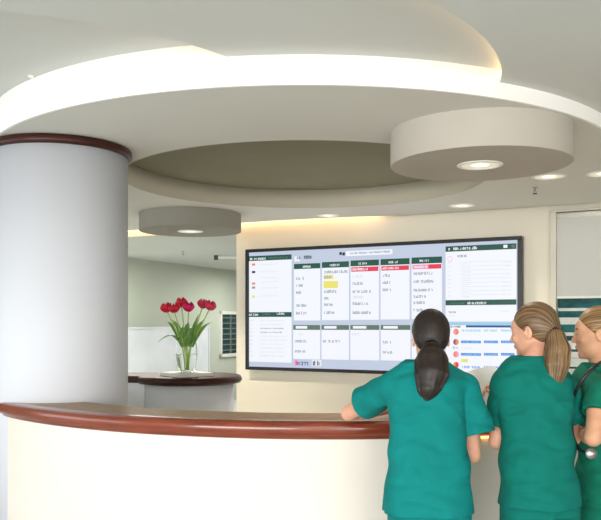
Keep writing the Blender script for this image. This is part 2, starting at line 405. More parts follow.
for k, (x0, x1) in enumerate(((293.3,320.2),(321.6,349),(350.4,379.3),(380.8,410.4),(411.8,441))):
    R_(x0,325,x1,358.8+k*.5,'white',1); R_(x0,325,x1,329.8,'gg',2); R_(x0+2.5,326,x0+14+k,328.6,'white',3)
for x, y, w in ((297,334,6),(295,341,11),(295,351,11),(323,341,16),(352,334,8),(383,342,9),(383,352,9),(420,345,10)): words(x,y,w,2.8,'text' if y>338 else 'faint',4)
R_(294.5,359.6,298,365.5,'pink',2); words(296,362.8,4,4,'purple',4); words(301,363,8,4.4,'navy',4); R_(312,359.8,321.5,366,'pale',2); words(313,363,8,4.6,'black',4)
# right part
R_(445.6,246.5,516.4,321.5,'white',1)
R_(445.6,246.5,516.4,251.9,'green',2); words(448.5,249,28,2.8,'white',4); R_(503.5,244.9,507.5,248,'white',4); R_(511.5,245,515,247.6,'gg',4)
R_(445.6,300.2,516.4,305.4,'green',2); words(467.5,303,20,2.6,'white',4); words(450,303.2,14,1.6,'gg',4)
# circle outline
s0_, z0_ = px2w(450,259,-.028)
for a in range(14):
    a0 = 2*PI*a/14; srect(s0_+.022*math.cos(a0)-.003, z0_+.024*math.sin(a0)-.003, s0_+.022*math.cos(a0)+.003, z0_+.024*math.sin(a0)+.003, 'pink', 3)
words(457.5,256,10,2.6,'text',4)
for k in range(9):
    y = 262+k*4.1; R_(460,y,502,y+.45,'faint',3); words(462,y+1.9,9,1.4,'faint',3); words(502,y-.5,9,1.6,'faint',3); words(448,y+1,3,1.5,'faint',3)
words(448.5,312,8,2.4,'text',4); words(448.5,315.8,6,1.4,'faint',4); words(500,311,10,1.4,'faint',4)
R_(445.8,322.5,516.4,379,'white',1)
R_(466,325.3,516.4,327.4,'navy',3); words(446.5,326.5,14,2,'dark',4); R_(445.8,322.5,516.4,325.2,'cyan',2)
for y, c, c2 in ((331.8,'orange','pink'),(342,'orange','purple'),(354.3,'pink','orange'),(365,'red','orange')):
    s0_, z0_ = px2w(456,y,-.028)
    for j in range(7):
        hh = .03*math.sqrt(max(0,1-((j-3)/3.6)**2)); srect(s0_-.026+j*.0075, z0_-hh, s0_-.026+(j+1)*.0075, z0_+hh, c if j > 2 else c2, 3)
for y, c in ((330.3,'cyan'),(341.8,'blue'),(354.2,'blue'),(366.8,'blue')):
    for x0, x1 in ((461,481),(484,498),(501,514.5)):
        if c == 'blue' and y < 366: R_(x0,y-1.3,x1,y+1.3,c,3); words(x0+1,y,x1-x0-2,1.4,'cyan',4)
        else: words(x0,y,x1-x0,2.4,c,4)
R_(461,359,468,362,'yellow',3); words(453,347.5,5,2.2,'text',4); words(461,348,12,1.4,'faint',4); words(461,372.5,14,1.5,'faint',4)
sb.done('screen', SMATS, tv)

# ------------------------------------------------------------ drums, downlights, sprinklers
def downlight(loc, r, label, lamp=1.0, spot=True, surf=None):
    e = empty('downlight', loc, label, 'ceiling light')
    b = MB(); b.lathe([(r*.86,-.001),(r*.88,-.006),(r,-.006),(r*1.06,-.002),(r*1.06,.0),(r*.86,0)], closed=True, n=40); b.done('trim_ring', M_TRIM, e)
    b = MB(); b.lathe([(r*.86,-.0015),(r*.6,-.0012),(r*.42,-.0010)], n=40); b.done('reflector', M_REFL, e)
    b = MB(); b.lathe([(r*.42,-.0022),(r*.2,-.004),(0,-.0045)], n=24); b.done('lamp', M_LAMP, e)
    if spot:
        l = bpy.data.lights.new('downlight_beam', 'SPOT'); l.energy = 80*lamp; l.color = (1,.90,.76)
        l.spot_size = math.radians(118); l.spot_blend = .8; l.shadow_soft_size = .06
        o = bpy.data.objects.new('downlight_beam', l); COL.objects.link(o); o.parent = e; o.location = (0,0,-.03)
    return e
def drum(cx, cy, zb, label, M_DRUM=M_DRUM):
    r = .492
    e = empty('ceiling_drum', (cx,cy,Z0), label, 'ceiling fixture')
    b = MB(); h = zb-Z0
    b.lathe([(r,0),(r,h+.004),(r-.004,h)], n=96)
    b.done('side_band', M_DRUM, e)
    b = MB(); b.lathe([(r-.004,h),(.11,h),(0,h)], n=96, smooth=False); b.done('bottom_disc', M_DRUM, e)
    return e
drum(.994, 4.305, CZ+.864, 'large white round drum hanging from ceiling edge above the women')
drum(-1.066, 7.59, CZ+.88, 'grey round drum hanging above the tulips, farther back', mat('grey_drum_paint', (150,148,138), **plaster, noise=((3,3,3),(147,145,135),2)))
downlight((.99,4.29,CZ+.864), .118, 'round downlight in the underside of the drum above the women')
downlight((-1.064,7.57,CZ+.88), .118, 'round downlight in the underside of the drum above the tulips', 2.2)
for (px, py, r, lb) in ((328,215.5,.11,'round downlight in ceiling above the left half of the wall display'),
                    (462,205.5,.115,'round downlight in ceiling above the right half of the wall display'),
                    (549,176.5,.12,'round downlight beside the large drum, partly hidden by it'),
                    (604,173.5,.12,'warm downlight cut by the right edge of the photo')):
    d = (Z0-CZ)*F/(HY-py); downlight(((px-300)/F*d, d, Z0), r, lb, .7)
def sprinkler(px, py, z, label):
    d = (z-CZ)*F/(HY-py); e = empty('fire_sprinkler', ((px-300)/F*d, d, z), label, 'sprinkler'); e.scale = (.62,)*3
    b = MB(); b.lathe([(.0,0),(.035,0),(.035,-.006),(.012,-.010),(.011,-.045),(0,-.045)], n=20); b.done('escutcheon', M_METAL, e)
    b = MB(); b.tube([(.012,0,-.04),(.02,0,-.06),(.004,0,-.078)], .004, 6); b.tube([(-.012,0,-.04),(-.02,0,-.06),(-.004,0,-.078)], .004, 6); b.done('yoke', M_METAL, e)
    b = MB(); b.lathe([(0,-.078),(.028,-.078),(.030,-.083),(0,-.083)], n=20); b.done('deflector', M_BLACK, e)
sprinkler(535,187.5,Z0,'small metal fire sprinkler on ceiling to the right of the large drum')
sprinkler(183,251,2.575,'small fire sprinkler on the far room ceiling above the tulips')
e = empty('ceiling_track', (-1.12,12.0,2.575), 'short white track with black mount on far room ceiling', 'track light')
b = MB(); b.box(-.16,-.02,-.05,.30,.02,-.02); b.done('rail', M_TRIM, e)
b = MB(); b.box(-.2,-.03,-.07,-.14,.03,0); b.done('mount', M_BLACK, e)
b = MB(); b.box(.24,-.015,-.03,.27,.015,0); b.done('mount', M_BLACK, e)
# old photo-left speck of light on the upper ceiling
d = (2.797-CZ)*F/(HY-76); 
downlight(((31-300)/F*d, d, 2.797), .018, 'tiny pin light in the upper left ceiling recess', 1, False)

# ------------------------------------------------------------ column
CX, CY, CR = -1.455, 4.74, .40
col = empty('column', (CX,CY,0), 'thick round pale grey column rising through the reception desk', 'column')
b = MB(); b.lathe([(0,0),(CR,0),(CR,Z0-.05)], n=128); b.lathe([(CR,Z0-.05),(0,Z0-.05)], n=128); 
bmesh.ops.remove_doubles(b.bm, verts=b.bm.verts, dist=1e-5); b.done('shaft', M_COL, col)
b = MB(); b.lathe([(CR-.01,Z0-.052),(CR+.014,Z0-.052),(CR+.024,Z0-.044),(CR+.026,Z0-.03),(CR+.024,Z0-.012),(CR+.012,Z0-.001),(CR-.01,Z0-.001)], n=128, closed=True)
b.done('capital_ring', M_DKWOOD, col)

# ------------------------------------------------------------ reception desk
DX, DY, DR = .15, 5.87, 2.36
desk = empty('reception_desk', (DX, DY-DR+.2, 0), 'large curved reception desk with cream front and mahogany counter edge', 'reception desk')
DO = (DX, DY-DR+.2, 0)
def sweep(prof, a0, a1, n, name, m, smooth=True, parent=desk):
    b = MB(); rings = []
    for i in range(n+1):
        a = math.radians(a0+(a1-a0)*i/n)
        rings.append([b.bm.verts.new((DX+r*math.cos(a)-DO[0], DY+r*math.sin(a)-DO[1], z)) for r, z in prof])
    k = len(prof)
    for A, B_ in zip(rings, rings[1:]):
        for j in range(k):
            f = b.bm.faces.new([A[j],A[(j+1)%k],B_[(j+1)%k],B_[j]]); f.smooth = smooth
    b.bm.faces.new(rings[0]); b.bm.faces.new(rings[-1][::-1])
    return b.done(name, m, parent)
A0, A1 = 172, 368
edge = [(DR-.085,1.0985),(DR-.05,1.0995),(DR-.022,1.097),(DR-.006,1.088),(DR,1.072),(DR-.001,1.052),(DR-.010,1.036),(DR-.018,1.030),(DR-.020,1.022),(DR-.03,1.016),(DR-.085,1.016)]
sweep(edge, A0, A1, 160, 'counter_edge', M_MAHO)
sweep([(DR-.085,1.098),(DR-.36,1.098),(DR-.37,1.09),(DR-.37,1.06),(DR-.085,1.06)], A0, A1, 160, 'counter_top', M_LEDGE, False)
sweep([(DR-.032,0.10),(DR-.032,1.03),(DR-.12,1.03),(DR-.12,0.10)], A0, A1, 160, 'front_panel', M_PANEL, False)
sweep([(DR-.10,0.0),(DR-.10,.10),(DR-.14,.10),(DR-.14,0)], A0, A1, 120, 'kick_plate', M_DKWOOD, False)
sweep([(DR-.018,1.0085),(DR-.018,1.0145),(DR-.029,1.0145),(DR-.029,1.0085)], 281, 303, 40, 'under_counter_light', mat('desk_led', (255,215,160), emit=(255,180,100), es=4.5, noise=((5,5,5),(250,210,155),1)), False)
sweep([(DR-.12,.70),(DR-.12,.74),(DR-.80,.74),(DR-.80,.70)], 184, A1, 120, 'work_surface', M_LEDGE, False)

# ------------------------------------------------------------ back counter with tulips
PX, PY = -.945, 6.68
bc = empty('back_counter', (PX,PY,0), 'round-ended back counter with dark mahogany top carrying the vase', 'counter')
b = MB(); b.lathe([(0,0),(.375,0),(.375,1.035),(0,1.035)], n=72)
bmesh.ops.remove_doubles(b.bm, verts=b.bm.verts, dist=1e-5); b.done('pedestal', M_WHITE, bc)
def disc_prof(r): return [(0,1.035),(r-.03,1.033),(r-.012,1.037),(r,1.052),(r+.002,1.07),(r-.006,1.088),(r-.02,1.096),(r-.05,1.0985),(0,1.0985)]
b = MB(); b.lathe(disc_prof(.445), n=96)
bmesh.ops.remove_doubles(b.bm, verts=b.bm.verts, dist=1e-5); b.done('round_top', M_DKWOOD, bc)
arm = Matrix.Rotation(math.radians(168), 4, 'Z')
b = MB(); b.box(.30, -.24, 1.04, 1.9, .24, 1.0975, arm); b.done('counter_arm', M_DKWOOD, bc, bev=.012)
b = MB(); b.box(.33, -.19, .0, 1.85, .19, 1.04, arm); b.done('base_cabinet', M_WHITE, bc)
TOPZ = 1.0985
VX, VY = -.95, 6.53
pl = MB(); pl.box(-.165,-.165,0,.165,.165,.03)
p_ = pl.done('display_plinth', M_PAPER, None, bev=.004); p_.location = (VX,VY,TOPZ+.0005); p_.rotation_euler = (0,0,math.radians(38))
tag(p_, 'square white plinth slab under the tulip vase', 'plinth')
vz = TOPZ+.031
va = empty('flower_vase', (VX,VY,vz), 'clear glass barrel vase holding tulips on the white plinth', 'vase')
outp = [(0,0),(.045,0),(.060,.006),(.075,.05),(.090,.12),(.0935,.16),(.090,.21),(.078,.265),(.073,.29)]
inp = [(.070,.29),(.075,.265),(.087,.21),(.0905,.16),(.087,.12),(.072,.05),(.055,.014),(0,.012)]
b = MB(); b.lathe(outp+inp, n=56); bmesh.ops.remove_doubles(b.bm, verts=b.bm.verts, dist=1e-5); b.done('glass_body', M_GLASS, va)
b = MB(); b.lathe([(0,.0135),(.053,.0155),(.0705,.05),(.0855,.12),(.0885,.155),(0,.155)], n=56); b.done('water', M_WATER, va)
PPM = F/VY
heads = [(167,308.5,0,.02,'crimson tulip at the far left of the vase bouquet'),(175.8,309,0,-.05,'crimson tulip second from left, hanging forward'),
         (181,303.3,0,.04,'crimson tulip at the top of the bouquet, tallest'),(189.3,308,1,-.04,'magenta tulip in the middle of the bouquet'),
         (201.3,304.5,2,.05,'pink tulip on the right, partly behind its neighbour'),(209.5,306.5,2,-.03,'pink tulip at the far right of the bouquet')]
def bez(p0,p1,p2,n):
    return [tuple((1-t)**2*a+2*t*(1-t)*b_+t*t*c for a,b_,c in zip(p0,p1,p2)) for t in [i/n for i in range(n+1)]]
def leaf(mb, pts, w, tw):
    pts = [Vector(p) for p in pts]; n = len(pts); L = []
    side = Vector((math.cos(tw), math.sin(tw), 0))
    for i, p in enumerate(pts):
        t = i/(n-1); ww = w*math.sin(PI*(.12+.88*t))**.8*(1-t**4) + .0012
        tn = (pts[min(i+1,n-1)]-pts[max(i-1,0)]).normalized(); nn = side.cross(tn).normalized()
        L.append([mb.bm.verts.new(p-side*ww+nn*ww*.25), mb.bm.verts.new(p), mb.bm.verts.new(p+side*ww+nn*ww*.25),
                  mb.bm.verts.new(p+side*ww*.9+nn*(ww*.25+.0015)), mb.bm.verts.new(p+nn*.0025), mb.bm.verts.new(p-side*ww*.9+nn*(ww*.25+.0015))])
    for A, B_ in zip(L, L[1:]):
        for k in range(6): mb.bm.faces.new([A[k],A[(k+1)%6],B_[(k+1)%6],B_[k]]).smooth = True
    mb.bm.faces.new(L[0]); mb.bm.faces.new(L[-1][::-1])
leaves = {0:[((-.03,-.06,.33),(-.02,-.08,.37),.026,.2),((-.10,0,.36),(-.24,.0,.23),.020,.3),((-.14,.02,.42),(-.17,.02,.40),.018,.8)],1:[((-.05,-.04,.40),(-.12,-.05,.42),.022,0)],
          2:[((-.06,.03,.36),(-.13,.05,.40),.020,.4)],3:[((.03,-.07,.33),(.06,-.08,.36),.026,-.2),((.00,-.05,.38),(.03,-.06,.40),.026,.1)],
          4:[((.08,.0,.34),(.15,.0,.43),.024,0),((.05,.03,.36),(.10,.04,.47),.020,-.3)],5:[((.12,-.02,.38),(.22,-.02,.40),.024,-.2),((.07,-.05,.36),(.14,-.06,.41),.02,.2)]}
for k, (px, py, mi, dy, lb) in enumerate(heads):
    hx = (px-300)/F*VY-VX; hz = CZ-(py-HY)/PPM - vz - .03
    e = empty('tulip', (VX,VY,vz+.02), lb, 'flower', 'tulips in the glass vase')
    foot = ((-.025,.012,-.008,.022,.005,.030)[k]*.9-hx*.05, (.01,-.02,.025,-.005,.015,-.01)[k], 0.0)
    neck = (hx*.30, dy*.4, .235)
    pts = bez(foot, (hx*.1, dy*.1,.15), neck, 8)[:-1] + bez(neck, (hx*.55,dy*.7,.33), (hx, dy, hz-.02), 8)
    b = MB(); b.tube(pts, .0052, 8); b.done('stem', M_STEM, e)
    for (mid, tip, w, tw) in leaves[k]:
        b = MB(); st = (neck[0]*.8, neck[1]+.01, .21-.02)
        leaf(b, bez(st, mid, tip, 12), w, tw); b.done('leaf', M_LEAF, e)
    tilt = Matrix.Translation((hx,dy,hz-.02)) @ Matrix.Rotation(hx*1.6,4,'Y') @ Matrix.Rotation(-dy*3,4,'X')
    b = MB()
    for ring, (cnt, rr, hh, ph) in enumerate(((3,.040,.086,0),(3,.046,.080,PI/3))):
        for j in range(cnt):
            a = 2*PI*j/cnt+ph+k*.7; G = []
            for iu in range(8):
                u = iu/7; z = hh*u; rad = rr*(math.sin(PI*(.12+.74*u))*1.08) + .003
                half = 1.05*math.sin(PI*min(1,(u*.86+.08)))**.7*(1-u**5*.85)
                row = []
                for iv in range(7):
                    v = -1+2*iv/6; aa = a+half*v
                    r2 = rad*(1-.10*abs(v)**2) 
                    row.append((r2*math.cos(aa), r2*math.sin(aa), z - .010*abs(v)*u))
                G.append(row)
            VO = [[b.bm.verts.new(tilt @ Vector(p)) for p in r_] for r_ in G]
            VI = [[b.bm.verts.new(tilt @ Vector((p[0]*.95,p[1]*.95,p[2]))) for p in r_] for r_ in G]
            for i in range(7):
                for j2 in range(6):
                    b.bm.faces.new([VO[i][j2],VO[i][j2+1],VO[i+1][j2+1],VO[i+1][j2]]).smooth = True
                    b.bm.faces.new([VI[i][j2],VI[i+1][j2],VI[i+1][j2+1],VI[i][j2+1]]).smooth = True
            for i in range(7):
                b.bm.faces.new([VO[i][0],VO[i+1][0],VI[i+1][0],VI[i][0]]); b.bm.faces.new([VO[i][6],VI[i][6],VI[i+1][6],VO[i+1][6]])
            for j2 in range(6): b.bm.faces.new([VO[7][j2],VO[7][j2+1],VI[7][j2+1],VI[7][j2]])
    b.done('flower_head', M_PET[mi], e)

# ------------------------------------------------------------ implicit surface toolkit for people
class Field:
    def __init__(s, lo, hi, h):
        s.lo = np.array(lo, float); s.h = h
        s.n = np.ceil((np.array(hi)-s.lo)/h).astype(int)+1
        s.V = np.full(tuple(s.n), .25, dtype=np.float32)
    def sub(s, lo, hi):
        a = np.clip(np.floor((np.array(lo)-s.lo)/s.h).astype(int), 0, s.n-1); b_ = np.clip(np.ceil((np.array(hi)-s.lo)/s.h).astype(int)+1, 1, s.n)
        if (b_ <= a).any(): return None
        sl = tuple(slice(i,j) for i,j in zip(a,b_))
        X, Y, Z = np.meshgrid(*[s.lo[i]+s.h*np.arange(a[i],b_[i]) for i in range(3)], indexing='ij')
        return sl, X, Y, Z
    def add(s, lo, hi, fn, k=.02):
        m = .05+k
        r = s.sub(np.array(lo)-m, np.array(hi)+m)
        if r is None: return
        sl, X, Y, Z = r; d = fn(X,Y,Z).astype(np.float32); v = s.V[sl]
        hh = np.clip(.5+.5*(v-d)/k, 0, 1); s.V[sl] = v*(1-hh)+d*hh - k*hh*(1-hh)
    def cut(s, lo, hi, fn, k=.004):      # remove where fn<0
        r = s.sub(lo, hi)
        if r is None: return
        sl, X, Y, Z = r; d = -fn(X,Y,Z).astype(np.float32); v = s.V[sl]
        hh = np.clip(.5-.5*(v-d)/k, 0, 1); s.V[sl] = v*(1-hh)+d*hh + k*hh*(1-hh)
    def cap(s, a, b_, ra, rb, k=.02):
        a = np.array(a,float); b_ = np.array(b_,float); m = max(ra,rb)
        def fn(X,Y,Z):
            ab = b_-a; L = (ab**2).sum()
            t = np.clip(((X-a[0])*ab[0]+(Y-a[1])*ab[1]+(Z-a[2])*ab[2])/L, 0, 1)
            return np.sqrt((X-a[0]-t*ab[0])**2+(Y-a[1]-t*ab[1])**2+(Z-a[2]-t*ab[2])**2)-(ra+(rb-ra)*t)
        s.add(np.minimum(a,b_)-m, np.maximum(a,b_)+m, fn, k)
    def chain(s, pts, rs, k=.02):
        for i in range(len(pts)-1): s.cap(pts[i], pts[i+1], rs[i], rs[i+1], k)
    def ell(s, c, r, R=None, k=.02, cut=False):
        c = np.array(c,float); r = np.array(r,float); R = np.eye(3) if R is None else R; m = r.max()
        def fn(X,Y,Z):
            p = [X-c[0],Y-c[1],Z-c[2]]
            q = [sum(R[j][i]*p[j] for j in range(3)) for i in range(3)]
            k0 = np.sqrt(sum((q[i]/r[i])**2 for i in range(3))); k1 = np.sqrt(sum((q[i]/r[i]**2)**2 for i in range(3)))+1e-9
            return k0*(k0-1)/k1
        if cut: s.cut(c-m-.02, c+m+.02, fn, k)
        else: s.add(c-m, c+m, fn, k)
    def torso(s, st, yaw=0, k=.02, extra=None, e=2.35, zc=None):
        """stations: (z, cx, cy, rx, ry)"""
        st = np.array(sorted(st)); z0, z1 = st[0,0], st[-1,0]
        cxm, cym = st[:,1].mean(), st[:,2].mean(); R = st[:,3:5].max()
        cs, sn = math.cos(yaw), math.sin(yaw)
        def fn(X,Y,Z):
            from_z = np.clip(Z, z0, z1)
            # smooth (cubic-ish) interpolation by blending linear with neighbours
            def ip(j):
                a = np.interp(from_z, st[:,0], st[:,j]); b1 = np.interp(np.clip(from_z+.025,z0,z1), st[:,0], st[:,j]); b2 = np.interp(np.clip(from_z-.025,z0,z1), st[:,0], st[:,j])
                return (a+b1+b2)/3
            cx, cy, rx, ry = ip(1), ip(2), ip(3), ip(4)
            x = (X-cx)*cs+(Y-cy)*sn; y = -(X-cx)*sn+(Y-cy)*cs
            q = (np.abs(x/rx)**e+np.abs(y/ry)**e)**(1/e)
            d = (q-1)*np.minimum(rx,ry)
            if extra is not None: d = d+extra(X,Y,Z)
            dz = np.maximum(z0-Z, Z-z1)
            return np.where(dz > 0, np.sqrt(np.maximum(d,0)**2+dz**2), np.maximum(d, dz))
        s.add((cxm-R-.08, cym-R-.08, z0), (cxm+R+.08, cym+R+.08, z1), fn, k)
    def mesh(s, name, m, parent, off, smooth_it=1):
        V = s.V; h = s.h; ins = V < 0
        nx, ny, nz = V.shape
        c = [ins[i:nx-1+i, j:ny-1+j, k:nz-1+k] for i in (0,1) for j in (0,1) for k in (0,1)]
        cnt = sum(x.astype(np.int8) for x in c); act = (cnt > 0) & (cnt < 8)
        idx = np.full(act.shape, -1, dtype=np.int64); cells = np.argwhere(act); idx[act] = np.arange(len(cells))
        P = np.zeros((len(cells),3)); N = np.zeros(len(cells))
        corners = [(i,j,k) for i in (0,1) for j in (0,1) for k in (0,1)]
        for a in range(8):
            for b_ in range(a+1,8):
                ca, cb = corners[a], corners[b_]
                if sum(abs(x-y) for x,y in zip(ca,cb)) != 1: continue
                va = V[cells[:,0]+ca[0], cells[:,1]+ca[1], cells[:,2]+ca[2]].astype(float); vb = V[cells[:,0]+cb[0], cells[:,1]+cb[1], cells[:,2]+cb[2]].astype(float)
                mk = (va < 0) != (vb < 0); t = np.where(mk, va/np.where(mk, va-vb, 1), 0)
                for q in range(3): P[:,q] += np.where(mk, ca[q]+t*(cb[q]-ca[q]), 0)
                N += mk
        P = (P/N[:,None]+cells)*h+s.lo
        quads = []
        for ax in range(3):
            a1, a2 = [(1,2),(2,0),(0,1)][ax]
            sl0 = [slice(None)]*3; sl1 = [slice(None)]*3; sl0[ax] = slice(0,-1); sl1[ax] = slice(1,None)
            A = ins[tuple(sl0)]; Bv = ins[tuple(sl1)]; e = np.argwhere(A != Bv)
            e = e[(e[:,a1] > 0) & (e[:,a2] > 0) & (e[:,a1] < V.shape[a1]-1) & (e[:,a2] < V.shape[a2]-1)]
            fl = A[e[:,0],e[:,1],e[:,2]]
            def cid(d1, d2):
                q = e.copy(); q[:,a1] -= d1; q[:,a2] -= d2; return idx[q[:,0],q[:,1],q[:,2]]
            Q = np.stack([cid(1,1), cid(0,1), cid(0,0), cid(1,0)], 1)
            Q[~fl] = Q[~fl][:, ::-1]; quads.append(Q)
        Q = np.concatenate(quads); Q = Q[(Q >= 0).all(1)]
        # laplacian smoothing
        for _ in range(smooth_it):
            acc = np.zeros_like(P); n = np.zeros(len(P))
            for a, b_ in ((0,1),(1,2),(2,3),(3,0)):
                np.add.at(acc, Q[:,a], P[Q[:,b_]]); np.add.at(acc, Q[:,b_], P[Q[:,a]]); np.add.at(n, Q[:,a], 1); np.add.at(n, Q[:,b_], 1)
            P = P*.4+.6*acc/np.maximum(n,1)[:,None]
        me = bpy.data.meshes.new(name)
        me.from_pydata((P-np.array(off)).tolist(), [], Q.tolist())
        me.polygons.foreach_set('use_smooth', [True]*len(me.polygons)); me.update()
        return link(name, me, m, parent)

def rotm(yaw, pitch, roll=0):
    M = Matrix.Rotation(yaw,3,'Z') @ Matrix.Rotation(pitch,3,'X') @ Matrix.Rotation(roll,3,'Y')
    return np.array(M)
def hand(fd, wrist, dirv, palmn, side, curl=.6, L=.17):
    """five-fingered hand; dirv = wrist to knuckles, palmn = palm normal, side=+1 thumb on cross side"""
    d = Vector(dirv).normalized(); n = Vector(palmn); n = (n-d*n.dot(d)).normalized(); s_ = d.cross(n)*side; w = Vector(wrist)
    for f in (-.024,-.008,.008,.024):
        fd.cap(w+s_*f*.6+d*.012, w+s_*f+d*L*.46, .014, .0115, .008)
    lens = [(.030,.066),(.010,.078),(-.010,.073),(-.029,.058)]
    for f, ln in lens:
        p = w+s_*f+d*L*.48; a = 0; seg = [ln*.45, ln*.32, ln*.25]; rr = [.0088,.0082,.0076,.0068]
        for i in range(3):
            a += curl*(.5 if i == 0 else .9)
            q = p + (d*math.cos(a)+n*math.sin(a))*seg[i]
            fd.cap(p, q, rr[i], rr[i+1], .003); p = q
    p = w+s_*.022+d*.025; q = p+(s_*.75+d*.6+n*.35).normalized()*.036; r = q+(d*.85+s_*.25+n*.5).normalized()*.03; t = r+(d*.8+n*.6).normalized()*.022
    fd.cap(p,q,.0135,.0105,.008); fd.cap(q,r,.0098,.0088,.004); fd.cap(r,t,.0085,.0072,.004)

def person(P):
    off = np.array((P['base'][0], P['base'][1], 0.0))
    root = empty('person', (off[0],off[1],0), P['label'], 'person')
    yaw = P['yaw']; cs, sn = math.cos(yaw), math.sin(yaw)
    def T(x, y, z): return np.array((off[0]+x*cs-y*sn, off[1]+x*sn+y*cs, z))
    lean = P.get('lean', .06)
    def cyz(z): return lean*max(0,(z-.85))/.5      # forward lean grows with height
    def st(z, rx, ry, dx=0, dy=0):
        c = T(dx, dy+cyz(z), z); return (z, c[0], c[1], rx, ry)
    HC = np.array(P['head']); HR = rotm(P['hyaw'], P['hpitch'], P.get('hroll',0))
    def H(x,y,z): return HC + HR @ np.array((x,y,z))
    zs = P['zs']           # shoulder top level
    g = P.get('girth',1.0)
    lo = (off[0]-.62, off[1]-.42, -.02); hi = (off[0]+.62, off[1]+.62, 1.75)
    SL, SRr = np.array(P['shL']), np.array(P['shR'])
    # ---- body
    fd = Field(lo, hi, .0052)
    fd.torso([st(.80,.135*g,.09),st(.90,.135*g,.09),st(1.0,.118*g,.078),st(1.08,.112*g,.075),st(1.20,.125*g,.082),st(zs-.09,.125*g,.075),st(zs-.045,.085*g,.055)], yaw, .03)
    nb = T(0,cyz(zs)-.005,zs-.03)
    fd.cap(nb, H(0,-.025,-.06), .056, .049, .03)
    for s_, A in ((-1,P['armL']),(1,P['armR'])):
        sh = SL if s_ < 0 else SRr
        el, wr_ = np.array(A['el']), np.array(A['wr'])
        fd.cap(T(s_*.07,cyz(zs),zs-.055), sh, .036, .044, .03)
        fd.chain([sh, (sh*.55+el*.45), el], [.046,.041,.034], .015)
        fd.chain([el, el*.68+wr_*.32, wr_], [.033,.035,.0235], .012)
        hand(fd, wr_, A['hd'], A['pn'], A.get('ts',1), A.get('curl',.6))
    for s_ in (-1,1):
        fd.chain([T(s_*.072,0,.84), T(s_*.088,.015,.47), T(s_*.09,-.01,.09)], [.068,.050,.036], .03)
        fd.cap(T(s_*.09,-.03,.05), T(s_*.095,.11,.035), .032, .028, .02)
    # head
    fd.ell(H(0,-.012,.030), (.072,.090,.086), HR, .02)
    fd.ell(H(0,.028,-.030), (.056,.062,.078), HR, .03)
    fd.ell(H(0,.020,-.062), (.050,.056,.040), HR, .02)
    fd.ell(H(0,.068,-.093), (.019,.018,.016), HR, .018)
    fd.ell(H(0,.066,.030), (.048,.024,.034), HR, .02)
    for s_ in (-1,1):
        fd.ell(H(s_*.034,.066,-.022), (.020,.018,.018), HR, .015)
        fd.ell(H(s_*.030,.096,.006), (.015,.014,.010), HR, .008, cut=True)
        fd.ell(H(s_*.030,.0735,.007), (.0145,.0125,.0125), HR, .003)
        fd.ell(H(s_*.073,-.008,-.006), (.0075,.017,.030), HR, .005)
        fd.ell(H(s_*.081,-.001,-.003), (.0075,.0095,.018), HR, .003, cut=True); fd.ell(H(s_*.078,.009,-.006), (.004,.004,.008), HR, .003)
        fd.ell(H(s_*.008,.096,-.029), (.007,.008,.0055), HR, .006)
    fd.chain([H(0,.084,.014), H(0,.094,-.008), H(0,.106,-.025)], [.006,.007,.0078], .010)
    fd.ell(H(0,.088,-.052), (.018,.009,.0045), HR, .005)
    fd.ell(H(0,.086,-.061), (.015,.009,.0052), HR, .005)
    body = fd.mesh('body', P['skin'], root, off, 1); del fd
    # lips, eyes, brows
    fl = Field(HC-.14, HC+.14, .0022)
    fl.ell(H(0,.0888,-.0525), (.016,.009,.0036), HR, .002); fl.ell(H(0,.0868,-.0610), (.013,.009,.0042), HR, .002)
    fl.mesh('lips', M_LIPS, root, off)
    for s_ in (-1,1):
        b = MB(); c = H(s_*.030,.0722,.003)-off; RM = Matrix(HR.tolist()).to_4x4(); 
        b.lathe([(0,-.0125)]+[(.0125*math.cos(a), .0125*math.sin(a)) for a in [(-80+20*i)*PI/180 for i in range(8)]]+[(.0062,.0109)], n=20, M=Matrix.Translation(c) @ RM @ Matrix.Rotation(-PI/2,4,'X'))
        b.mi = 1; b.lathe([(.0062,.0109),(.003,.0124),(0,.0128)], n=20, M=Matrix.Translation(c) @ RM @ Matrix.Rotation(-PI/2,4,'X'))
        b.done('eye', [M_EYE, M_IRIS], root)
        fb = Field(HC-.14, HC+.14, .0022)
        fb.chain([H(s_*.014,.0895,.024), H(s_*.030,.0875,.029), H(s_*.046,.0745,.024)], [.0028,.0032,.0020], .002)
        strand_attr(fb.mesh('eyebrow', P['hair'], root, off), lambda co: co*60)
    # ---- hair
    fh = Field(HC-.30, HC+.20, .0036)
    fh.ell(H(0,-.016,.034), (.0805,.0985,.094), HR, .01)
    fh.ell(H(0,-.060,-.012), (.062,.052,.058), HR, .03)
    # face opening: plane tilted back from forehead to nape in front of the ears
    def face(X,Y,Z):
        p = [X-HC[0],Y-HC[1],Z-HC[2]]; q = [sum(HR[j][i]*p[j] for j in range(3)) for i in range(3)]
        x, y, z = q
        return -(y - (.083 + (z-.080)*.80) - np.maximum(0,z-.075)*3)*.8
    fh.cut(HC-.30, HC+.20, face, .006)
    def low(X,Y,Z):
        p = [X-HC[0],Y-HC[1],Z-HC[2]]; q = [sum(HR[j][i]*p[j] for j in range(3)) for i in range(3)]
        return (q[2]+.052)*.8 + (q[1]+.02)*-.0 + np.maximum(0,q[1]+.045)*-.75
    fh.cut(HC-.30, HC+.20, low, .006)
    for s_ in (-1,1): fh.ell(H(s_*.082,-.004,-.010), (.018,.021,.036), HR, .005, cut=True)
    hr = fh.mesh('hair', P['haircap'], root, off, 2)
    TP = HR.T @ (np.array(P['tail'][0])-HC)
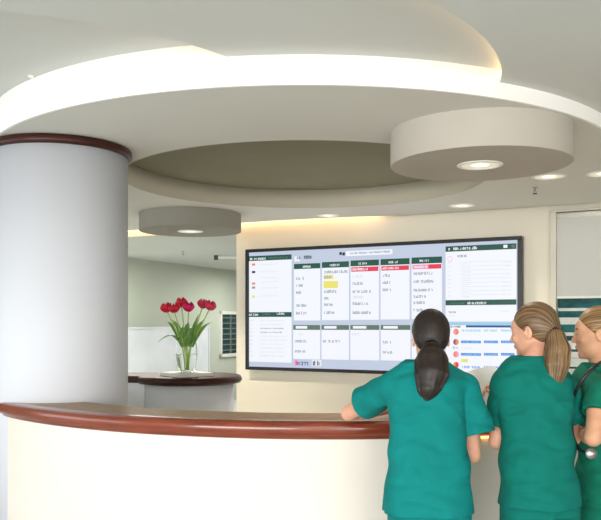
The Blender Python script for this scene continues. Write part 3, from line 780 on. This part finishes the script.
    def sfn(co):
        q = (co+off-HC) @ HR            # head coordinates
        x = q[:,0]-TP[0]*.6; y = q[:,1]-TP[1]; z = q[:,2]-TP[2]-.0
        phi = np.arctan2(x, z+.02); r = np.sqrt(x*x+y*y+z*z)
        return np.stack([np.cos(phi)*26, np.sin(phi)*26, r*10], 1)
    strand_attr(hr, sfn)
    # ponytail
    tp = [np.array(q) for q in P['tail']]; tr = P['tailr']
    ph_seed = P.get('seed',0)
    ft = Field(np.min(tp,0)-.09, np.max(tp,0)+.09, .0036)
    ft.chain(tp, tr, .012)
    rn = random.Random(int(ph_seed*10)+3)
    for j in range(13):
        a = 2*PI*j/13; pts = []; w0 = rn.uniform(.62,.95); dz = rn.uniform(-.022,.022); sw = rn.uniform(-.3,.3)
        for i, q in enumerate(tp):
            t = i/(len(tp)-1); o_ = tr[i]*(w0 if t < .95 else .9)+.006*t*rn.random()
            pts.append(q+np.array((math.cos(a+i*.12+sw*t)*o_, math.sin(a+i*.12+sw*t)*o_, dz*t**3)))
        ft.chain(pts, [max(.0042, r*.20) for r in tr], .003)
    pt = ft.mesh('ponytail', P['hair'], root, off, 1)
    def tfn(co):
        q = co+off; best = np.full(len(q), 9.); out = np.zeros((len(q),3)); L0 = 0
        for i in range(len(tp)-1):
            a = tp[i]; d = tp[i+1]-a; L = np.linalg.norm(d); t = np.clip(((q-a)@d)/L**2, 0, 1); v = q-a-t[:,None]*d; m = np.linalg.norm(v,axis=1)
            k = m < best; best = np.where(k, m, best)
            ph_ = np.arctan2(v[:,0], -v[:,1]); res = np.stack([np.cos(ph_)*9, np.sin(ph_)*9, (L0+t*L)*5], 1); out[k] = res[k]; L0 += L
        return out
    strand_attr(pt, tfn)
    b = MB(); c = tp[0]*.75+tp[1]*.25-off; dv = Vector((tp[1]-tp[0])).normalized()
    rm = dv.to_track_quat('Z','Y').to_matrix().to_4x4()
    b.lathe([(.026,-.009),(.032,-.005),(.034,0),(.032,.005),(.026,.009)], n=24, closed=True, M=Matrix.Translation(c) @ rm); b.done('hair_tie', M_BLACK, root)
    # ---- scrub top
    ph = P.get('seed',0)
    def folds(X,Y,Z):
        x = (X-off[0])*cs+(Y-off[1])*sn
        w = .0045*np.sin(16*x+26*Z+ph+2.0*np.sin(9*Z+ph))*np.exp(-((Z-1.02)/.16)**2)
        w += .0045*np.sin(-20*x+38*Z+ph*2+1.5*np.sin(13*x))*np.exp(-((Z-.98)/.09)**2)
        w += .007*np.sin(30*x+ph+3*Z)*np.exp(-((Z-.80)/.10)**2)
        w += .004*np.sin(34*x-8*Z+ph)*np.exp(-((Z-1.24)/.09)**2)
        return w
    fc = Field((lo[0],lo[1],P['hem']-.03), (hi[0],hi[1],1.55), .0048)
    W = P['w']   # widths: hem, hip, waist, chest, shoulder
    hz = P['hem']
    fc.torso([st(hz,W[0],.132),st(.86,W[1],.130),st(.97,W[2],.116),st(1.08,W[3],.112),st(1.20,W[4],.116),st(zs-.075,W[5],.108),
              st(zs-.035,W[5]*.84,.090),st(zs-.01,W[5]*.58,.074),st(zs+.012,.092,.068),st(zs+.022,.070,.062)], yaw, .02, folds, 2.3)
    for s_, A in ((-1,P['armL']),(1,P['armR'])):
        sh = SL if s_ < 0 else SRr; el = np.array(A['el'])
        end = sh+(el-sh)*A['sl']; dv = (el-sh)/np.linalg.norm(el-sh)
        in_ = T(s_*.08,cyz(zs),zs-.035)
        fc.cap(in_, sh, .045, .062, .03)
        se = np.array(A['se']) if 'se' in A else el; dv = (se-sh)/np.linalg.norm(se-sh); end = sh+dv*np.linalg.norm(el-sh)*A['sl']; far = end+dv*.05
        def slv(X,Y,Z, a=sh, b_=far, e_=end, dv=dv, r0=.062, r1=A.get('sr',.068)):
            ab = b_-a; L = (ab**2).sum(); t = np.clip(((X-a[0])*ab[0]+(Y-a[1])*ab[1]+(Z-a[2])*ab[2])/L,0,1)
            d = np.sqrt((X-a[0]-t*ab[0])**2+(Y-a[1]-t*ab[1])**2+(Z-a[2]-t*ab[2])**2)-(r0+(r1-r0)*t)
            d = d + .0025*np.sin(45*X+60*Z+ph)
            cut_ = (X-e_[0])*dv[0]+(Y-e_[1])*dv[1]+(Z-e_[2])*dv[2]
            return np.maximum(d, cut_)
        fc.add(np.minimum(sh,far)-.1, np.maximum(sh,far)+.1, slv, .006)
        # hollow the sleeve end so the arm comes out of an opening
        def hol(X,Y,Z, a=sh, e_=end, dv=dv, r1=A.get('sr',.068)-.019):
            t = (X-e_[0])*dv[0]+(Y-e_[1])*dv[1]+(Z-e_[2])*dv[2]
            rx = np.sqrt((X-e_[0]-t*dv[0])**2+(Y-e_[1]-t*dv[1])**2+(Z-e_[2]-t*dv[2])**2)
            return np.maximum(rx-r1, np.maximum(-(t+.03), t-.02))
        fc.cut(end-.12, end+.12, hol, .003)
    # side slits at the hem
    for s_ in (-1,1):
        c = T(s_*(W[0]+.0), -.012, hz)
        def slit(X,Y,Z, c=c):
            return np.maximum(np.sqrt((X-c[0])**2+(Y-c[1])**2)-.003-np.maximum(0,hz+.10-Z)*.13, Z-(hz+.10))
        fc.cut(c-.08, c+.12, slit, .003)
    # neck opening
    fc.cap(nb, H(0,-.02,-.06), .001, .001, .001) if False else None
    fc.mesh('scrub_top', P['cloth'], root, off, 2); del fc
    # ---- trousers
    fp = Field((lo[0],lo[1],.04), (hi[0],hi[1],1.0), .0075)
    fp.torso([st(.76,W[0]*.84,.108),st(.86,W[0]*.80,.105),st(.93,W[1]*.72,.09)], yaw, .03)
    for s_ in (-1,1):
        fp.chain([T(s_*.085,0,.84), T(s_*.09,.012,.47), T(s_*.09,-.008,.085)], [.080,.074,.066], .02)
    fp.cut((lo[0],lo[1],0), (hi[0],hi[1],.09), lambda X,Y,Z: Z-.075, .003)
    fp.mesh('trousers', P['cloth'], root, off, 2); del fp
    for s_ in (-1,1):
        fs = Field(T(s_*.09,0,0)-np.array((.14,.14,.02)), T(s_*.09,0,.12)+np.array((.14,.2,.02)), .005)
        fs.chain([T(s_*.09,-.035,.045), T(s_*.095,.06,.042), T(s_*.10,.135,.038)], [.045,.047,.040], .02)
        fs.cap(T(s_*.09,-.03,.06), T(s_*.09,-.02,.10), .043, .042, .02)
        fs.cut((lo[0],lo[1],-.1), (hi[0],hi[1],.01), lambda X,Y,Z: Z-.001, .002)
        fs.mesh('shoe', M_SHOE, root, off, 1)
    return root

def at(px, py, Y): return ((px-300)/F*Y, Y, CZ-(py-HY)*Y/F)
# woman 1, back to camera
h1 = at(430.5, 339, 3.32)
person(dict(base=(.518,3.12), yaw=0, lean=.10, zs=1.372, hem=.792, label='person with a long dark brown ponytail, back turned, left elbow on the counter',
    w=(.189,.178,.160,.150,.157,.170), head=(h1[0],h1[1],h1[2]), hyaw=-.05, hpitch=-.12,
    shL=at(391,387,3.23), shR=at(464,388,3.23),
    armL=dict(el=at(349,413,3.48), wr=(.41,3.63,1.145), hd=(.9,.25,-.02), pn=(0,0,-1), ts=1, curl=.25, sl=.60, sr=.078),
    armR=dict(el=at(472,455,3.24), wr=at(472,410,3.46), hd=(-.02,.25,.45), pn=(.6,.6,0), ts=-1, curl=.5, sl=.70, sr=.084, se=at(480,448,3.18)),
    skin=M_SKIN, hair=M_HAIR1, haircap=M_HAIR1, cloth=M_SCRUB1, seed=.4,
    tail=[at(431,342,3.235), at(431.5,349,3.20), at(432,361,3.165), at(432,374,3.135), at(429,389,3.115), at(426.5,400,3.11), at(425,406,3.11)],
    tailr=[.014,.036,.064,.064,.044,.022,.008]))
# woman 2, head turned left
h2 = at(533.5, 332, 3.38)
person(dict(base=(.985,3.20), yaw=.06, lean=.10, zs=1.385, hem=.80, label='person with a light brown ponytail and turned head, in the middle of the three',
    w=(.168,.162,.152,.148,.158,.170), head=(h2[0],h2[1],h2[2]+.002), hyaw=.88, hpitch=-.14,
    shL=at(506,389,3.30), shR=at(565,391,3.32),
    armL=dict(el=at(497,441,3.32), wr=(.90,3.50,1.15), hd=(.0,.5,.5), pn=(-.7,.3,0), ts=1, curl=.5, sl=.68, sr=.076),
    armR=dict(el=at(572,438,3.38), wr=(1.15,3.58,1.13), hd=(-.5,.6,.0), pn=(0,0,-1), ts=-1, curl=.3, sl=.62, sr=.064),
    skin=M_SKIN, hair=M_HAIR2, haircap=M_HAIR2, cloth=M_SCRUB2, seed=2.1,
    tail=[at(552,333,3.31), at(556,338,3.27), at(558,350,3.25), at(556.5,364,3.235), at(555.5,376,3.23), at(555.5,383,3.225), at(556,388,3.225)],
    tailr=[.018,.038,.050,.050,.036,.022,.008]))
# woman 3, profile at the right edge
h3 = at(597, 334, 3.50)
person(dict(base=(1.385,3.45), yaw=.42, lean=.08, zs=1.345, hem=.77, label='person with dark blonde hair in profile, cut by the right edge',
    w=(.180,.170,.150,.155,.170,.178), head=(h3[0],h3[1],h3[2]), hyaw=1.28, hpitch=-.06,
    shL=at(601,391,3.30), shR=(1.60,3.50,1.27),
    armL=dict(el=at(593,438,3.19), wr=(1.235,3.44,1.07), hd=(-.75,.45,.1), pn=(0,0,-1), ts=1, curl=.35, sl=.50, sr=.066),
    armR=dict(el=(1.66,3.62,1.02), wr=(1.42,3.72,1.135), hd=(-.8,.2,.0), pn=(0,0,-1), ts=-1, curl=.3, sl=.6, sr=.066),
    skin=M_SKIN3, hair=M_HAIR3, haircap=M_HAIR3, cloth=M_SCRUB3, seed=4.0,
    tail=[at(622,330,3.50), at(627,338,3.49), at(630,350,3.47), at(630,365,3.45), at(628,385,3.43)],
    tailr=[.020,.034,.044,.04,.014]))

# ------------------------------------------------------------ paper sheet held between two women
pc = Vector(at(495, 402, 3.60))
V = []; Fc = []; nu, nv = 8, 10
for t in (0,1):
    for i in range(nu+1):
        for j in range(nv+1):
            u = i/nu-.5; v = j/nv
            V.append((u*.14, .03*math.cos(u*3)-.03+v*.13+t*.0008, v*.24-.09))
n0 = (nu+1)*(nv+1)
for i in range(nu):
    for j in range(nv):
        a = i*(nv+1)+j; q = (a, a+nv+1, a+nv+2, a+1); Fc.append(q); Fc.append(tuple(n0+x for x in q[::-1]))
pa = from_pd('paper_sheet', V, Fc, M_PAPER, smooth=True)
pa.location = pc; pa.rotation_euler = (0, math.radians(-12), math.radians(8))
tag(pa, 'white paper sheet held up between the two nearest women', 'paper')

# ------------------------------------------------------------ stethoscope on the third woman
ste = empty('stethoscope', (1.30,3.35,1.0), 'black stethoscope hanging round the neck of the woman at the right edge', 'stethoscope')
def rel(p): return (p[0]-1.30, p[1]-3.35, p[2]-1.0)
b = MB()
path = [tuple(at(*q)) for q in ((612,361,3.36),(604,361,3.27),(597,365,3.215),(590,371,3.20),(583,379,3.20),(577,389,3.22),(573,400,3.26),(572,415,3.30),(572,433,3.28),(577,446,3.20),(584,452,3.12),(589,453.5,3.10))]
sm = []
for i in range(len(path)-1):
    p0 = Vector(path[max(i-1,0)]); p1 = Vector(path[i]); p2 = Vector(path[i+1]); p3 = Vector(path[min(i+2,len(path)-1)])
    for t in (0,.25,.5,.75): sm.append(.5*((2*p1)+(-p0+p2)*t+(2*p0-5*p1+4*p2-p3)*t*t+(-p0+3*p1-3*p2+p3)*t**3))
b.tube([rel(p) for p in sm], .0075, 10); b.done('tubing', M_BLACK, ste)
b = MB(); c = rel(at(591,453.5,3.09)); b.lathe([(0,-.012),(.012,-.012),(.014,-.004),(.022,-.002),(.023,.006),(0,.008)], n=28, M=Matrix.Translation(c) @ Matrix.Rotation(PI/2*.9,4,'X'))
b.done('chestpiece', M_METAL, ste)

# ------------------------------------------------------------ lights
def area(name, loc, rot, size, power, color, sy=None):
    l = bpy.data.lights.new(name, 'AREA'); l.energy = power; l.color = color; l.size = size
    if sy: l.shape = 'RECTANGLE'; l.size_y = sy
    o = bpy.data.objects.new(name, l); COL.objects.link(o); o.location = loc; o.rotation_euler = rot; return o
area('window_daylight', (-5.0,-7.5,1.7), (math.radians(89),0,math.radians(-30)), 7.0, 1000, (1,.985,.955), 3.0)
area('window_daylight_right', (3.5,-7.5,1.7), (math.radians(89),0,math.radians(14)), 6.0, 380, (1,.98,.95), 3.0)
area('side_daylight', (-6.4,2.6,1.6), (math.radians(90),0,math.radians(-90)), 4.0, 95, (.84,.92,1), 2.0)
area('far_room_light', (-2.5,10.6,2.5), (0,0,0), 2.0, 95, (1,1,.96), 2.0)
area('far_room_light_back', (0,14,2.5), (0,0,0), 2.0, 80, (1,1,.96), 2.0)
area('added_overhead_fill', (.2,.3,2.66), (0,0,0), 1.4, 40, (1,.98,.94))  # unseen fill added overhead to brighten the floor and the women's tops
w = bpy.data.worlds.new('world'); SC.world = w; w.use_nodes = True
bg = w.node_tree.nodes['Background']; bg.inputs[0].default_value = (1,.98,.95,1); bg.inputs[1].default_value = 1.7

# ------------------------------------------------------------ camera
cam = bpy.data.cameras.new('camera'); co = bpy.data.objects.new('camera', cam); COL.objects.link(co)
co.location = (0,0,CZ); co.rotation_euler = (PI/2,0,0)
cam.sensor_fit = 'HORIZONTAL'; cam.sensor_width = 36; cam.lens = F/601*36
cam.shift_x = .5/601; cam.shift_y = (HY-260)/601
cam.clip_start = .05
SC.camera = co
vs = SC.view_settings; vs.view_transform = 'Standard'; vs.look = 'None'; vs.gamma = 1; vs.exposure = -0.14
